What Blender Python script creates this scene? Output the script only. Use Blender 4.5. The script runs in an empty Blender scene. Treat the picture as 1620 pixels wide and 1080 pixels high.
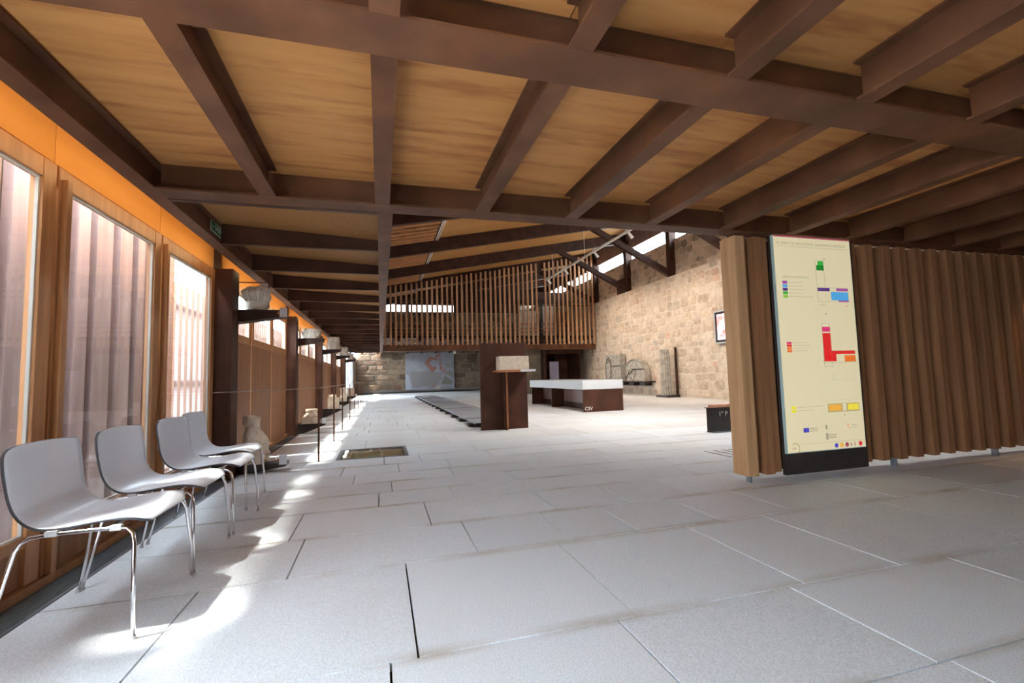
import bpy, bmesh, math, random
from mathutils import Vector, Matrix, noise
random.seed(11)
R = random.Random(5)
SC = bpy.context.scene
COL = SC.collection
PI = math.pi

# ------------------------------------------------------------------ camera
def make_camera():
    f, yaw, pitch, roll, h = 729.28, .27935, .074368, -.027628, 1.03
    fw = Vector((math.sin(yaw)*math.cos(pitch), math.cos(yaw)*math.cos(pitch), math.sin(pitch)))
    rt = Vector((math.cos(yaw), -math.sin(yaw), 0)); up = rt.cross(fw)
    r2 = rt*math.cos(roll) + up*math.sin(roll); u2 = -rt*math.sin(roll) + up*math.cos(roll)
    cd = bpy.data.cameras.new('camera'); co = bpy.data.objects.new('camera', cd); COL.objects.link(co)
    cd.sensor_width = 36; cd.lens = f*36/1620; cd.clip_start = .05; cd.clip_end = 200
    m = Matrix((r2, u2, -fw)).transposed().to_4x4(); m.translation = (0, 0, h)
    co.matrix_world = m
    SC.camera = co
make_camera()

# ------------------------------------------------------------------ world, sun, exposure
W = bpy.data.worlds.new('world'); SC.world = W; W.use_nodes = True
bg = W.node_tree.nodes['Background']
bg.inputs[0].default_value = (.80, .905, 1.0, 1); bg.inputs[1].default_value = 8.0
sd = bpy.data.lights.new('sun', 'SUN'); sd.energy = 9; sd.angle = .09; sd.color = (1, .95, .86)
so = bpy.data.objects.new('sun', sd); COL.objects.link(so)
so.rotation_euler = Vector((1, .16, -2.0)).to_track_quat('-Z', 'Y').to_euler()
SC.view_settings.view_transform = 'Standard'; SC.view_settings.look = 'None'
SC.view_settings.gamma = 1; SC.view_settings.use_curve_mapping = False
SC.view_settings.exposure = 1.64

def lamp(loc, target, energy, color, angle=120, size=.06, blend=.8):
    l = bpy.data.lights.new('spot_lamp', 'SPOT'); l.energy = energy; l.color = color
    l.spot_size = math.radians(angle); l.spot_blend = blend; l.shadow_soft_size = size
    o = bpy.data.objects.new('spot_lamp', l); COL.objects.link(o); o.location = loc
    o.rotation_euler = (Vector(target)-Vector(loc)).to_track_quat('-Z', 'Y').to_euler()
    return o
WARM = (1, .87, .72)

# ------------------------------------------------------------------ materials
def mat(name, c1, c2=None, rough=.6, sc=(1, 1, 1), ns=4, det=6, bump=0., bdist=.01, metal=0, rnd=0., c3=None, big=None, spec=.5, lo=.3, hi=.7, island=False):
    """procedural noise material. c1..c2 over a stretched noise; big=(colour, scale, amount) adds large soft stains"""
    m = bpy.data.materials.new(name); m.use_nodes = True; N = m.node_tree.nodes; L = m.node_tree.links
    b = N['Principled BSDF']; b.inputs['Roughness'].default_value = rough; b.inputs['Metallic'].default_value = metal
    b.inputs['Specular IOR Level'].default_value = spec
    if c2 is None:
        b.inputs['Base Color'].default_value = (*c1, 1); col = None
        if not rnd: return m
        rgb = N.new('ShaderNodeRGB'); rgb.outputs[0].default_value = (*c1, 1); col = rgb.outputs[0]; nz = None
    else:
        tc = N.new('ShaderNodeTexCoord'); mp = N.new('ShaderNodeMapping'); mp.inputs['Scale'].default_value = sc
        L.new(tc.outputs['Object'], mp.inputs[0])
        oi = N.new('ShaderNodeObjectInfo'); ml = N.new('ShaderNodeMath'); ml.operation = 'MULTIPLY'; ml.inputs[1].default_value = 37.
        L.new(oi.outputs['Random'], ml.inputs[0])
        nz = N.new('ShaderNodeTexNoise'); nz.noise_dimensions = '4D'; nz.inputs['Scale'].default_value = ns; nz.inputs['Detail'].default_value = det
        L.new(mp.outputs[0], nz.inputs['Vector']); L.new(ml.outputs[0], nz.inputs['W'])
        cr = N.new('ShaderNodeValToRGB'); e = cr.color_ramp.elements
        e[0].position = lo; e[0].color = (*c1, 1); e[1].position = hi; e[1].color = (*c2, 1)
        if c3: x = e.new((lo+hi)/2); x.color = (*c3, 1)
        L.new(nz.outputs['Fac'], cr.inputs[0]); col = cr.outputs[0]
    if big:
        tc = N.new('ShaderNodeTexCoord'); n2 = N.new('ShaderNodeTexNoise'); n2.inputs['Scale'].default_value = big[1]; n2.inputs['Detail'].default_value = 5
        mp2 = N.new('ShaderNodeMapping'); mp2.inputs['Scale'].default_value = big[3] if len(big) > 3 else (1, 1, 1)
        L.new(tc.outputs['Object'], mp2.inputs[0]); L.new(mp2.outputs[0], n2.inputs['Vector'])
        r2 = N.new('ShaderNodeValToRGB'); r2.color_ramp.elements[0].position = .5; r2.color_ramp.elements[1].position = .68
        r2.color_ramp.elements[1].color = (big[2],)*3+(1,)
        L.new(n2.outputs['Fac'], r2.inputs[0])
        mx = N.new('ShaderNodeMix'); mx.data_type = 'RGBA'; L.new(r2.outputs[0], mx.inputs['Factor']); L.new(col, mx.inputs['A']); mx.inputs['B'].default_value = (*big[0], 1)
        col = mx.outputs['Result']
    if rnd:
        hs = N.new('ShaderNodeHueSaturation'); oi = N.new('ShaderNodeObjectInfo'); src = oi.outputs['Random']
        if island:
            g = N.new('ShaderNodeNewGeometry'); ad = N.new('ShaderNodeMath'); ad.operation = 'ADD'
            L.new(g.outputs['Random Per Island'], ad.inputs[0]); L.new(oi.outputs['Random'], ad.inputs[1])
            fr = N.new('ShaderNodeMath'); fr.operation = 'FRACT'; L.new(ad.outputs[0], fr.inputs[0]); src = fr.outputs[0]
        mr = N.new('ShaderNodeMapRange'); mr.inputs['To Min'].default_value = 1-rnd; mr.inputs['To Max'].default_value = 1+rnd
        L.new(src, mr.inputs['Value']); L.new(mr.outputs[0], hs.inputs['Value']); L.new(col, hs.inputs['Color']); col = hs.outputs[0]
    L.new(col, b.inputs['Base Color'])
    if bump and nz:
        bp = N.new('ShaderNodeBump'); bp.inputs['Strength'].default_value = bump; bp.inputs['Distance'].default_value = bdist
        L.new(nz.outputs['Fac'], bp.inputs['Height']); L.new(bp.outputs[0], b.inputs['Normal'])
    return m

def stain_edges(m):
    """brown wear along the two long joints of each slab"""
    N = m.node_tree.nodes; L = m.node_tree.links; b = N['Principled BSDF']; src = b.inputs['Base Color'].links[0].from_socket
    tc = N.new('ShaderNodeTexCoord'); sp = N.new('ShaderNodeSeparateXYZ'); L.new(tc.outputs['Generated'], sp.inputs[0])
    a = N.new('ShaderNodeMath'); a.operation = 'SUBTRACT'; a.inputs[1].default_value = .5; L.new(sp.outputs['Y'], a.inputs[0])
    ab = N.new('ShaderNodeMath'); ab.operation = 'ABSOLUTE'; L.new(a.outputs[0], ab.inputs[0])
    mr = N.new('ShaderNodeMapRange'); mr.inputs['From Min'].default_value = .43; mr.inputs['From Max'].default_value = .5; L.new(ab.outputs[0], mr.inputs['Value'])
    nz = N.new('ShaderNodeTexNoise'); nz.inputs['Scale'].default_value = 1.6; nz.inputs['Detail'].default_value = 6; L.new(tc.outputs['Object'], nz.inputs['Vector'])
    m2 = N.new('ShaderNodeMapRange'); m2.inputs['From Min'].default_value = .42; m2.inputs['From Max'].default_value = .66; m2.inputs['To Max'].default_value = .75; L.new(nz.outputs['Fac'], m2.inputs['Value'])
    mu = N.new('ShaderNodeMath'); mu.operation = 'MULTIPLY'; L.new(mr.outputs[0], mu.inputs[0]); L.new(m2.outputs[0], mu.inputs[1])
    mx = N.new('ShaderNodeMix'); mx.data_type = 'RGBA'; L.new(mu.outputs[0], mx.inputs['Factor']); L.new(src, mx.inputs['A']); mx.inputs['B'].default_value = (.42, .34, .25, 1)
    L.new(mx.outputs['Result'], b.inputs['Base Color'])

def emis(name, c, s):
    m = bpy.data.materials.new(name); m.use_nodes = True; b = m.node_tree.nodes['Principled BSDF']
    b.inputs['Base Color'].default_value = (*[x*.5 for x in c], 1); b.inputs['Emission Color'].default_value = (*c, 1); b.inputs['Emission Strength'].default_value = s
    b.inputs['Roughness'].default_value = .35
    return m

def glass(name, tint=(1, 1, 1), refl=.12):
    m = bpy.data.materials.new(name); m.use_nodes = True; N = m.node_tree.nodes; L = m.node_tree.links
    for n in list(N):
        if n.type != 'OUTPUT_MATERIAL': N.remove(n)
    t = N.new('ShaderNodeBsdfTransparent'); t.inputs[0].default_value = (*tint, 1)
    g = N.new('ShaderNodeBsdfGlossy'); g.inputs['Roughness'].default_value = .02
    lw = N.new('ShaderNodeLayerWeight'); lw.inputs[0].default_value = .5
    pw = N.new('ShaderNodeMath'); pw.operation = 'POWER'; pw.inputs[1].default_value = 4.; L.new(lw.outputs['Facing'], pw.inputs[0])
    fr = N.new('ShaderNodeMath'); fr.operation = 'MULTIPLY_ADD'; fr.inputs[1].default_value = .7; fr.inputs[2].default_value = .035; L.new(pw.outputs[0], fr.inputs[0])
    mx = N.new('ShaderNodeMixShader'); L.new(fr.outputs[0], mx.inputs[0]); L.new(t.outputs[0], mx.inputs[1]); L.new(g.outputs[0], mx.inputs[2])
    L.new(mx.outputs[0], [n for n in N if n.type == 'OUTPUT_MATERIAL'][0].inputs[0])
    return m

M = {}
M['steel'] = mat('rusted_steel', (.09, .038, .018), (.185, .082, .042), .55, ns=3, det=9, bump=.15, bdist=.004, c3=(.125, .054, .029), big=((.22, .085, .035), 2.2, .55), rnd=.1, spec=.15)
M['dsteel'] = mat('dark_rusted_steel', (.035, .016, .011), (.08, .036, .024), .5, ns=4, det=8, bump=.1, bdist=.003, rnd=.1, spec=.15)
M['black'] = mat('blackened_steel', (.016, .012, .011), (.03, .022, .02), .45, ns=6)
M['corten'] = mat('corten_plate', (.045, .018, .011), (.10, .043, .027), .5, ns=2.5, det=9, bump=.1, bdist=.003, c3=(.068, .029, .019), spec=.15)
M['copper'] = mat('orange_rust', (.28, .09, .03), (.5, .2, .08), .5, ns=6)
M['ply'] = mat('plywood', (.53, .235, .075), (.64, .31, .11), .55, sc=(.5, 7, 1), ns=2.2, det=8, bump=.03, big=((.30, .09, .03), 2.6, .6, (.7, 4.5, 1)), rnd=.1, spec=.15)
M['perf'] = mat('perforated_board', (.30, .14, .045), (.36, .18, .065), .6, sc=(40, 40, 1), ns=1.2, det=1, bump=.2, bdist=.004, rnd=.05, spec=.15)
M['roofply'] = mat('roof_plywood', (.42, .20, .065), (.58, .30, .10), .6, sc=(.6, 6, 1), ns=2, det=6, rnd=.05, spec=.15)
M['frame'] = mat('varnished_timber', (.36, .15, .055), (.52, .24, .09), .38, sc=(9, 9, .5), ns=2.5, det=8, bump=.05, rnd=.12)
M['panel'] = mat('timber_panel', (.25, .11, .05), (.36, .175, .085), .45, sc=(10, 10, .45), ns=2.6, det=8, bump=.05, rnd=.08, spec=.15)
M['orange'] = mat('orange_plywood', (.66, .28, .06), (.80, .38, .10), .45, sc=(1, .5, 3), ns=1.6, det=5, rnd=.04, spec=.15)
M['oak'] = mat('rough_oak', (.19, .078, .035), (.33, .15, .07), .6, sc=(8, 8, .45), ns=2.2, det=10, bump=.25, bdist=.004, rnd=.12, big=((.25, .12, .06), 2.5, .4, (2, 2, .3)), spec=.15)
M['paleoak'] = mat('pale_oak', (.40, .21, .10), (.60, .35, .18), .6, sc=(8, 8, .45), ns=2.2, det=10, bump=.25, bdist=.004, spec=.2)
M['slat'] = mat('slat_timber', (.36, .18, .095), (.56, .32, .18), .6, sc=(7, 7, .5), ns=2.2, det=6, rnd=.22, spec=.15)
M['louvre'] = mat('louvre_timber', (.55, .24, .09), (.72, .36, .15), .6, ns=3, rnd=.1)
M['outer'] = mat('reddish_board', (.20, .13, .12), (.32, .225, .21), .6, sc=(6, 6, .4), ns=2.4, det=8, rnd=.15)
M['outdark'] = mat('outer_dark_board', (.20, .12, .08), (.28, .17, .12), .7, sc=(6, 6, .4), ns=2.4, rnd=.1)
M['grey_slat'] = mat('grey_slat', (.16, .12, .11), (.24, .19, .18), .6, sc=(6, 6, .4), ns=2)
M['granite'] = mat('pale_granite', (.65, .69, .74), (.84, .88, .925), .62, ns=160, det=3, bump=.25, bdist=.002, rnd=.045, big=((.64, .63, .62), .8, .3), lo=.36, hi=.62)
M['granite_far'] = mat('pale_granite_far', (.66, .68, .695), (.79, .80, .81), .6, ns=60, det=3, rnd=.05, island=True, big=((.5, .46, .42), .6, .3))
stain_edges(M['granite'])
M['joint'] = mat('floor_joint', (.035, .03, .027), (.07, .06, .05), .9, ns=10)
M['rail'] = mat('worn_handrail', (.30, .22, .18), (.46, .38, .33), .35, ns=5, metal=.5)
M['grille'] = mat('grille_metal', (.17, .185, .21), (.24, .26, .29), .4, ns=10, metal=.4)
M['shell'] = mat('white_shell', (.66, .70, .78), (.68, .72, .80), .3, ns=3, spec=.5)
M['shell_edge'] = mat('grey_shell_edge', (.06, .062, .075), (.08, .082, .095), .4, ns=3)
M['chrome'] = mat('chrome', (.78, .78, .80), (.85, .85, .87), .12, ns=3, metal=1)
M['plastic'] = mat('clear_plastic', (.55, .56, .58), (.6, .61, .63), .4, ns=3)
M['mortar'] = mat('lime_mortar', (.50, .40, .31), (.68, .58, .47), .9, ns=3.5, det=10, bump=.7, bdist=.02, c3=(.60, .50, .40))
M['rubble'] = mat('rubble_stone', (.42, .31, .23), (.64, .51, .39), .9, ns=5, det=9, bump=.7, bdist=.02, c3=(.53, .42, .32), rnd=.14, island=True)
M['rubble_red'] = mat('reddish_stone', (.46, .29, .21), (.58, .42, .32), .9, ns=6, det=8, bump=.6, bdist=.02, rnd=.2, island=True)
M['rubble_grey'] = mat('grey_stone', (.26, .20, .15), (.42, .34, .26), .9, ns=6, det=8, bump=.6, bdist=.02, rnd=.25, island=True)
M['mortar2'] = mat('grey_mortar', (.19, .155, .115), (.28, .23, .175), .9, ns=4, det=8, bump=.5, bdist=.02)
M['sand'] = mat('sandstone', (.56, .44, .33), (.82, .68, .54), .9, ns=9, det=8, bump=.7, bdist=.015)
M['pale'] = mat('pale_carved_stone', (.62, .55, .46), (.90, .84, .75), .85, ns=10, det=8, bump=.8, bdist=.015)
M['cut'] = mat('cut_sandstone_block', (.56, .46, .35), (.70, .60, .48), .85, ns=14, det=8, bump=.3, bdist=.006)
M['greyst'] = mat('grey_relief_stone', (.25, .225, .19), (.50, .46, .40), .9, ns=7, det=9, bump=1., bdist=.03)
M['white'] = mat('white_lacquer', (.60, .62, .65), (.66, .68, .71), .4, ns=2)
M['offwhite'] = mat('white_enamel', (.74, .73, .70), (.8, .79, .76), .4, ns=2)
M['mauve'] = mat('mauve_lit_steel', (.20, .12, .11), (.27, .17, .155), .5, ns=4)
M['slate'] = mat('grey_printed_plate', (.30, .33, .38), (.42, .45, .50), .35, ns=3, det=8)
M['lilac'] = mat('lilac_panel', (.40, .38, .56), (.46, .44, .62), .5, ns=3)
M['map'] = mat('map_ground', (.25, .25, .29), (.34, .34, .38), .6, ns=2, det=8)
M['terracotta'] = mat('terracotta', (.55, .24, .15), (.68, .34, .23), .8, ns=12, bump=.4)
M['straw'] = mat('golden_earth', (.50, .35, .13), (.95, .78, .42), .9, sc=(1, 6, 1), ns=9, det=9, bump=.9, bdist=.03)
M['glass'] = glass('window_glass', (.93, .95, .95))
M['lit'] = emis('lamp_face', (1, .95, .85), 6)
M['box'] = emis('lightbox_face', (.86, .75, .48), .2)
def flat(name, c, r=.6):
    return mat(name, c, tuple(min(1, x*1.08+.003) for x in c), r, ns=8)
def ink(name, c):   # print on the backlit sheet glows with it
    return emis('ink_'+name, c, .20)

# ------------------------------------------------------------------ mesh helpers
def box(bm, x0, x1, y0, y1, z0, z1):
    if x1 < x0: x0, x1 = x1, x0
    if y1 < y0: y0, y1 = y1, y0
    if z1 < z0: z0, z1 = z1, z0
    v = [bm.verts.new(p) for p in ((x0, y0, z0), (x1, y0, z0), (x1, y1, z0), (x0, y1, z0), (x0, y0, z1), (x1, y0, z1), (x1, y1, z1), (x0, y1, z1))]
    for f in ((3, 2, 1, 0), (4, 5, 6, 7), (0, 1, 5, 4), (1, 2, 6, 5), (2, 3, 7, 6), (3, 0, 4, 7)): bm.faces.new([v[i] for i in f])
    return v
def cyl(bm, p0, p1, r0, r1=None, n=12):
    p0, p1 = Vector(p0), Vector(p1); r1 = r0 if r1 is None else r1
    d = (p1-p0).normalized(); a = d.orthogonal().normalized(); b = d.cross(a)
    A = [bm.verts.new(p0+(a*math.cos(t)+b*math.sin(t))*r0) for t in [2*PI*i/n for i in range(n)]]
    B = [bm.verts.new(p1+(a*math.cos(t)+b*math.sin(t))*r1) for t in [2*PI*i/n for i in range(n)]]
    for i in range(n): bm.faces.new((A[i], A[(i+1) % n], B[(i+1) % n], B[i]))
    bm.faces.new(A[::-1]); bm.faces.new(B)
def tube(bm, pts, r, n=10):
    """smooth bent tube through pts"""
    P = [Vector(p) for p in pts]; rings = []; a = None
    for i, p in enumerate(P):
        d = (P[min(i+1, len(P)-1)]-P[max(i-1, 0)]).normalized()
        a = (d.orthogonal() if a is None else a-d*a.dot(d)).normalized(); b = d.cross(a)
        rings.append([bm.verts.new(p+(a*math.cos(t)+b*math.sin(t))*r) for t in [2*PI*k/n for k in range(n)]])
    for A, B in zip(rings, rings[1:]):
        for k in range(n): bm.faces.new((A[k], A[(k+1) % n], B[(k+1) % n], B[k]))
    bm.faces.new(rings[0][::-1]); bm.faces.new(rings[-1])
def lathe(bm, prof, c, n=24, flute=0):
    rings = []
    for z, r in prof:
        rings.append([bm.verts.new((c[0]+math.cos(2*PI*k/n)*(r*(1-(flute if k % 2 else 0))), c[1]+math.sin(2*PI*k/n)*(r*(1-(flute if k % 2 else 0))), z)) for k in range(n)])
    for A, B in zip(rings, rings[1:]):
        for k in range(n): bm.faces.new((A[k], A[(k+1) % n], B[(k+1) % n], B[k]))
    bm.faces.new(rings[0][::-1]); bm.faces.new(rings[-1])
def prism(bm, pts, axis, a0, a1):
    """polygon extruded along axis: axis 0 -> pts are (y,z), 1 -> (x,z), 2 -> (x,y)"""
    def P(u, v, a): return ((a, u, v), (u, a, v), (u, v, a))[axis]
    A = [bm.verts.new(P(u, v, a0)) for u, v in pts]; B = [bm.verts.new(P(u, v, a1)) for u, v in pts]
    n = len(pts); bm.faces.new(A[::-1]); bm.faces.new(B)
    for i in range(n): bm.faces.new((A[i], A[(i+1) % n], B[(i+1) % n], B[i]))
def rough(bm, amp, sc, cuts=3, seed=0, fractal=True):
    bmesh.ops.subdivide_edges(bm, edges=bm.edges[:], cuts=cuts, use_grid_fill=True)
    for v in bm.verts:
        n = noise.noise_vector(v.co*sc+Vector((seed, seed*.7, 0)))*amp
        if fractal: n += noise.noise_vector(v.co*sc*2.7+Vector((seed, 3, 0)))*amp*.45
        v.co += n
def loft(bm, prof, yc, n=20, e=.8):
    """stone body: prof rows (z, x centre, half width x, half depth y), rounded-square section"""
    rings = []
    for z, xc, rx, ry in prof:
        r = []
        for k in range(n):
            t = 2*PI*k/n; c, s_ = math.cos(t), math.sin(t)
            r.append(bm.verts.new((xc+rx*math.copysign(abs(c)**e, c), yc+ry*math.copysign(abs(s_)**e, s_), z)))
        rings.append(r)
    for A, B in zip(rings, rings[1:]):
        for k in range(n): bm.faces.new((A[k], A[(k+1) % n], B[(k+1) % n], B[k]))
    for r, z in ((rings[0], prof[0]), (rings[-1], prof[-1])):
        c = bm.verts.new((z[1], yc, z[0]))
        for k in range(n): bm.faces.new((r[k], r[(k+1) % n], c))
def rows(a, m=3):
    out = []
    for p, q in zip(a, a[1:]): out += [tuple(u+(v-u)*i/m for u, v in zip(p, q)) for i in range(m)]
    return out+[a[-1]]
def jitter(bm, amp, sc, seed=0):
    for v in bm.verts: v.co += noise.noise_vector(v.co*sc+Vector((seed, 0, 0)))*amp+noise.noise_vector(v.co*sc*2.6+Vector((0, seed, 0)))*amp*.5
def new(): return bmesh.new()
def mk(name, bm, m, parent=None, smooth=False, bevel=0, kind=None, label=None, recalc=True):
    if recalc: bmesh.ops.recalc_face_normals(bm, faces=bm.faces[:])
    me = bpy.data.meshes.new(name); bm.to_mesh(me); bm.free()
    for x in (m if isinstance(m, (list, tuple)) else [m]): me.materials.append(x)
    if smooth:
        for p in me.polygons: p.use_smooth = True
    o = bpy.data.objects.new(name, me); COL.objects.link(o)
    if parent:
        o.parent = parent
        w = Vector(parent.get('_w', (0, 0, 0)))
        o.location = -w if parent.type == 'EMPTY' else (0, 0, 0)
    if bevel:
        b = o.modifiers.new('bevel', 'BEVEL'); b.width = bevel; b.segments = 2; b.limit_method = 'ANGLE'
    if kind: o['kind'] = kind
    if label: o['label'] = label
    return o
def bx(name, d, m, parent=None, **k):
    bm = new(); box(bm, *d); return mk(name, bm, m, parent, **k)
def tag(o, label, cat, group=None):
    o['label'] = label; o['category'] = cat
    if group: o['group'] = group
    return o
def thing(name, loc, label=None, cat=None, group=None, kind=None):
    o = bpy.data.objects.new(name, None); COL.objects.link(o); o.location = loc; o.empty_display_size = .1
    o['_w'] = tuple(loc)
    if label: o['label'] = label
    if cat: o['category'] = cat
    if group: o['group'] = group
    if kind: o['kind'] = kind
    return o
TXT = {}
def text(s, size, m, origin, xdir, up, parent, name='lettering', depth=.0008, align='LEFT', label=None):
    """flat print laid at origin, running along xdir"""
    cu = bpy.data.curves.new('t', 'FONT'); cu.body = s; cu.size = size; cu.extrude = depth; cu.align_x = align; cu.resolution_u = 2
    to = bpy.data.objects.new('t', cu); COL.objects.link(to)
    dg = bpy.context.evaluated_depsgraph_get(); dg.update()
    me = bpy.data.meshes.new_from_object(to.evaluated_get(dg)); bpy.data.objects.remove(to)
    X = Vector(xdir).normalized(); U = Vector(up).normalized(); Z = X.cross(U)
    mt = Matrix((X, U, Z)).transposed().to_4x4(); mt.translation = origin
    me.transform(mt); me.materials.clear(); me.materials.append(m); me.name = name
    o = bpy.data.objects.new(name, me); COL.objects.link(o); o.parent = parent
    if parent and parent.type == 'EMPTY': o.location = -Vector(parent.get('_w', (0, 0, 0)))
    if label: o['label'] = label
    return o

# ================================================================== FLOOR
CZ = 2.296            # underside of the low steel grid
floor = bx('floor', (-1.76, 11.5, -3.0, 35.2, -.09, -.034), M['joint'], kind='structure')
PIT = (-.55, .35, 6.50, 7.38)
RW = [-1.2, -.5, .1, .6, 1.215, 1.825, 2.74, 3.37, 4.0, 4.48, 4.92, 5.38, 5.90, 6.47, 7.41]
vj = {4: [-.75, .03, .95, 1.85, 2.9, 4.2, 5.2, 6.4, 7.8], 5: [-.88, .13, 1.04, 1.95, 2.58, 3.63, 4.7, 5.6, 6.6, 7.7, 8.9],
      6: [-.48, .55, 1.15, 1.62, 2.25, 2.88, 3.9, 4.8, 5.9, 7, 8.2], 7: [-.58, .34, 1.3, 1.91, 2.51, 3.3, 4.1, 5.2, 6.3, 7.5],
      8: [-.02, .62, 2.17, 3.08, 4.0, 5.1, 6.2, 7.5], 9: [-1.0, .1, 1.3, 2.4, 3.2, 4.4, 5.5, 6.9], 10: [-.27, .75, 1.6, 2.6, 3.5, 4.6, 5.8, 7],
      3: [-.9, .1, 1.0, 1.9, 3.0, 4, 5.2, 6.3, 7.5], 12: [-.9, .04, .49, 1.4, 2.3, 3.3, 4.4, 5.4, 6.5], 11: [-.42, .2, .79, 1.9, 2.8, 3.9, 5, 6.1, 7.2]}
G = .0045
def tile(x0, x1, y0, y1):
    bm = new(); v = box(bm, x0+G, x1-G, y0+G, y1-G, -.034, R.uniform(-.0006, .0006))
    o = mk('stone_tile', bm, M['granite'], floor); return o
for i in range(len(RW)-1):
    y0, y1 = RW[i], RW[i+1]
    xs = [-1.53]+(vj.get(i) or [])
    if len(xs) == 1 or i == 13: xs = [-1.53, PIT[0]] if i == 13 else [-1.53]
    if i == 13: xs = [-1.53, -.56, .36]
    x = xs[-1]
    while x < 9.3:
        x += R.choice((.75, .95, 1.1, 1.25)); xs.append(min(x, 11.5))
    if i >= 10:
        while x < 11.4: x += R.choice((.8, 1., 1.2)); xs.append(min(x, 11.5))
    for a, b in zip(xs, xs[1:]):
        if b-a < .05: continue
        if i == 13 and abs(a+.56) < .01: continue
        tile(a, b, y0, y1)
# far paving, same slabs, too thin in the view to single out
bm = new(); y = RW[-1]
while y < 35.1:
    h = R.choice((.45, .6, .62, .75, .9)); y2 = min(y+h, 35.1); x = -1.53 if y < 26 else -1.74
    while x < 11.49:
        x2 = min(x+R.choice((.6, .9, 1.1, 1.3)), 11.5); g = .005
        box(bm, x+g, x2-g, y+g, y2-g, -.034, 0); x = x2
    y = y2
mk('distant_paving', bm, M['granite_far'], floor, kind='stuff', recalc=False)
# convector grille along the glazing
bm = new(); box(bm, -1.74, -1.53, -1.2, 26, -.034, -.03); mk('grille_trough', bm, M['black'], floor)
bm = new()
for k in range(13): x = -1.722+k*.0148; box(bm, x, x+.0085, -1.2, 26, -.03, -.001)
mk('grille_bar', bm, M['grille'], floor, kind='stuff')
bm = new(); box(bm, -1.545, -1.53, -1.2, 26, -.034, .002); box(bm, -1.745, -1.735, -1.2, 26, -.034, .002)
mk('grille_edge', bm, M['grille'], floor)
# glazed pit over the dig
pit = thing('excavation_window', (-.1, 6.95, 0), 'glass floor panel showing golden excavated earth beside the railing', 'floor window')
bm = new(); x0, x1, y0, y1 = PIT
for a in ((x0, x0+.03, y0, y1), (x1-.03, x1, y0, y1), (x0+.03, x1-.03, y0, y0+.03), (x0+.03, x1-.03, y1-.03, y1)): box(bm, *a, -.03, .003)
mk('frame', bm, M['grille'], pit)
bm = new(); box(bm, x0+.03, x1-.03, y0+.03, y1-.03, -.029, -.026); rough(bm, .010, 6, 14, 3)
for v in bm.verts: v.co.z = min(v.co.z, -.012) if v.co.z > -.03 else v.co.z
mk('earth', bm, M['straw'], pit, smooth=True)
bx('pane', (x0+.03, x1-.03, y0+.03, y1-.03, -.004, -.001), M['glass'], pit)
for k, x in enumerate((3.99, 4.13, 4.253, 4.357)):
    s = bx('floor_slot', (x-.011, x+.011, 4.62-.12*k, 5.10, -.0005, .002), M['black'])
    tag(s, '%s of four dark paving slots beside the timber partition' % ('leftmost', 'second from left', 'third from left', 'rightmost')[k], 'floor slot', 'four parallel floor slots by the partition')

# ================================================================== LOW CEILING (steel grid with plywood)
ceil = bx('ceiling', (-1.78, 9.3, -3.0, 3.56, 2.53, 2.60), M['roofply'], kind='structure')
def ibeam_x(name, x0, x1, y0, y1, parent, z=CZ, top=2.49, m='steel'):
    bm = new(); c = (y0+y1)/2
    box(bm, x0, x1, y0, y1, z, z+.014); box(bm, x0, x1, c-.006, c+.006, z+.014, top-.014); box(bm, x0, x1, y0, y1, top-.014, top)
    return mk(name, bm, M[m], parent)
def ibeam_y(name, y0, y1, x0, x1, parent, z=CZ, top=2.49, m='steel'):
    bm = new(); c = (x0+x1)/2
    box(bm, x0, x1, y0, y1, z, z+.012); box(bm, c-.005, c+.005, y0, y1, z+.012, top-.012); box(bm, x0, x1, y0, y1, top-.012, top)
    return mk(name, bm, M[m], parent)
beams = [(-2.05, -1.86), (-.24, -.05), (1.57, 1.785), (3.393, 3.56)]
for a, b in beams: ibeam_x('crossbeam', -1.385, 9.3, a, b, ceil, CZ-.001, 2.515)
JX = [-.784, -.03, .712, 1.455, 2.195, 2.955, 3.70, 4.45, 5.2, 5.95, 6.7, 7.45, 8.2]
EDGE = (-1.49, -1.385)
spans = [(-3.0, -2.05), (-1.86, -.24), (-.05, 1.57), (1.785, 3.393)]
ibeam_y('edge_beam', -3.0, 23.2, EDGE[0], EDGE[1], ceil)
for a, b in spans:
    for x in JX: ibeam_y('joist', a, b, x, x+.103, ceil)
    xs = [EDGE[1]]+JX+[9.3]
    for k in range(len(xs)-1):
        u0 = xs[k]+(.05 if k else 0); u1 = xs[k+1]+.05 if k < len(xs)-2 else 9.3
        bx('plywood_sheet', (u0+.004, u1-.004, a-.08, b+.08, 2.492+R.uniform(0, .002), 2.525), M['ply'], ceil)
# low zone along the windows: joists across, perforated board above
low = bx('ceiling', (-1.78, .10, 3.57, 23.1, 2.53, 2.60), M['roofply'], kind='structure')
ibeam_y('long_beam', 3.57, 23.2, -.015, .10, low, CZ, 2.56)
yj = [3.60]+[4.67+1.06*k for k in range(18)]
for k, y in enumerate(yj):
    bm = new(); box(bm, EDGE[1], -.015, y-.022, y+.022, CZ, CZ+.012); prism(bm, [(EDGE[1], CZ+.012), (-.015, CZ+.012), (-.015, 2.43), (EDGE[1], 2.49)], 1, y-.005, y+.005)
    mk('joist', bm, M['corten'], low)
    y2 = yj[k+1] if k+1 < len(yj) else 23.1
    bm = new(); prism(bm, [(EDGE[1], 2.485), (-.015, 2.405), (-.015, 2.425), (EDGE[1], 2.505)], 1, y+.006, y2-.006); mk('perforated_sheet', bm, M['perf'], low)
sign = thing('exit_sign', (-1.425, 4.6, 2.43), 'small green emergency exit sign fixed to the steel edge beam', 'sign')
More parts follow.
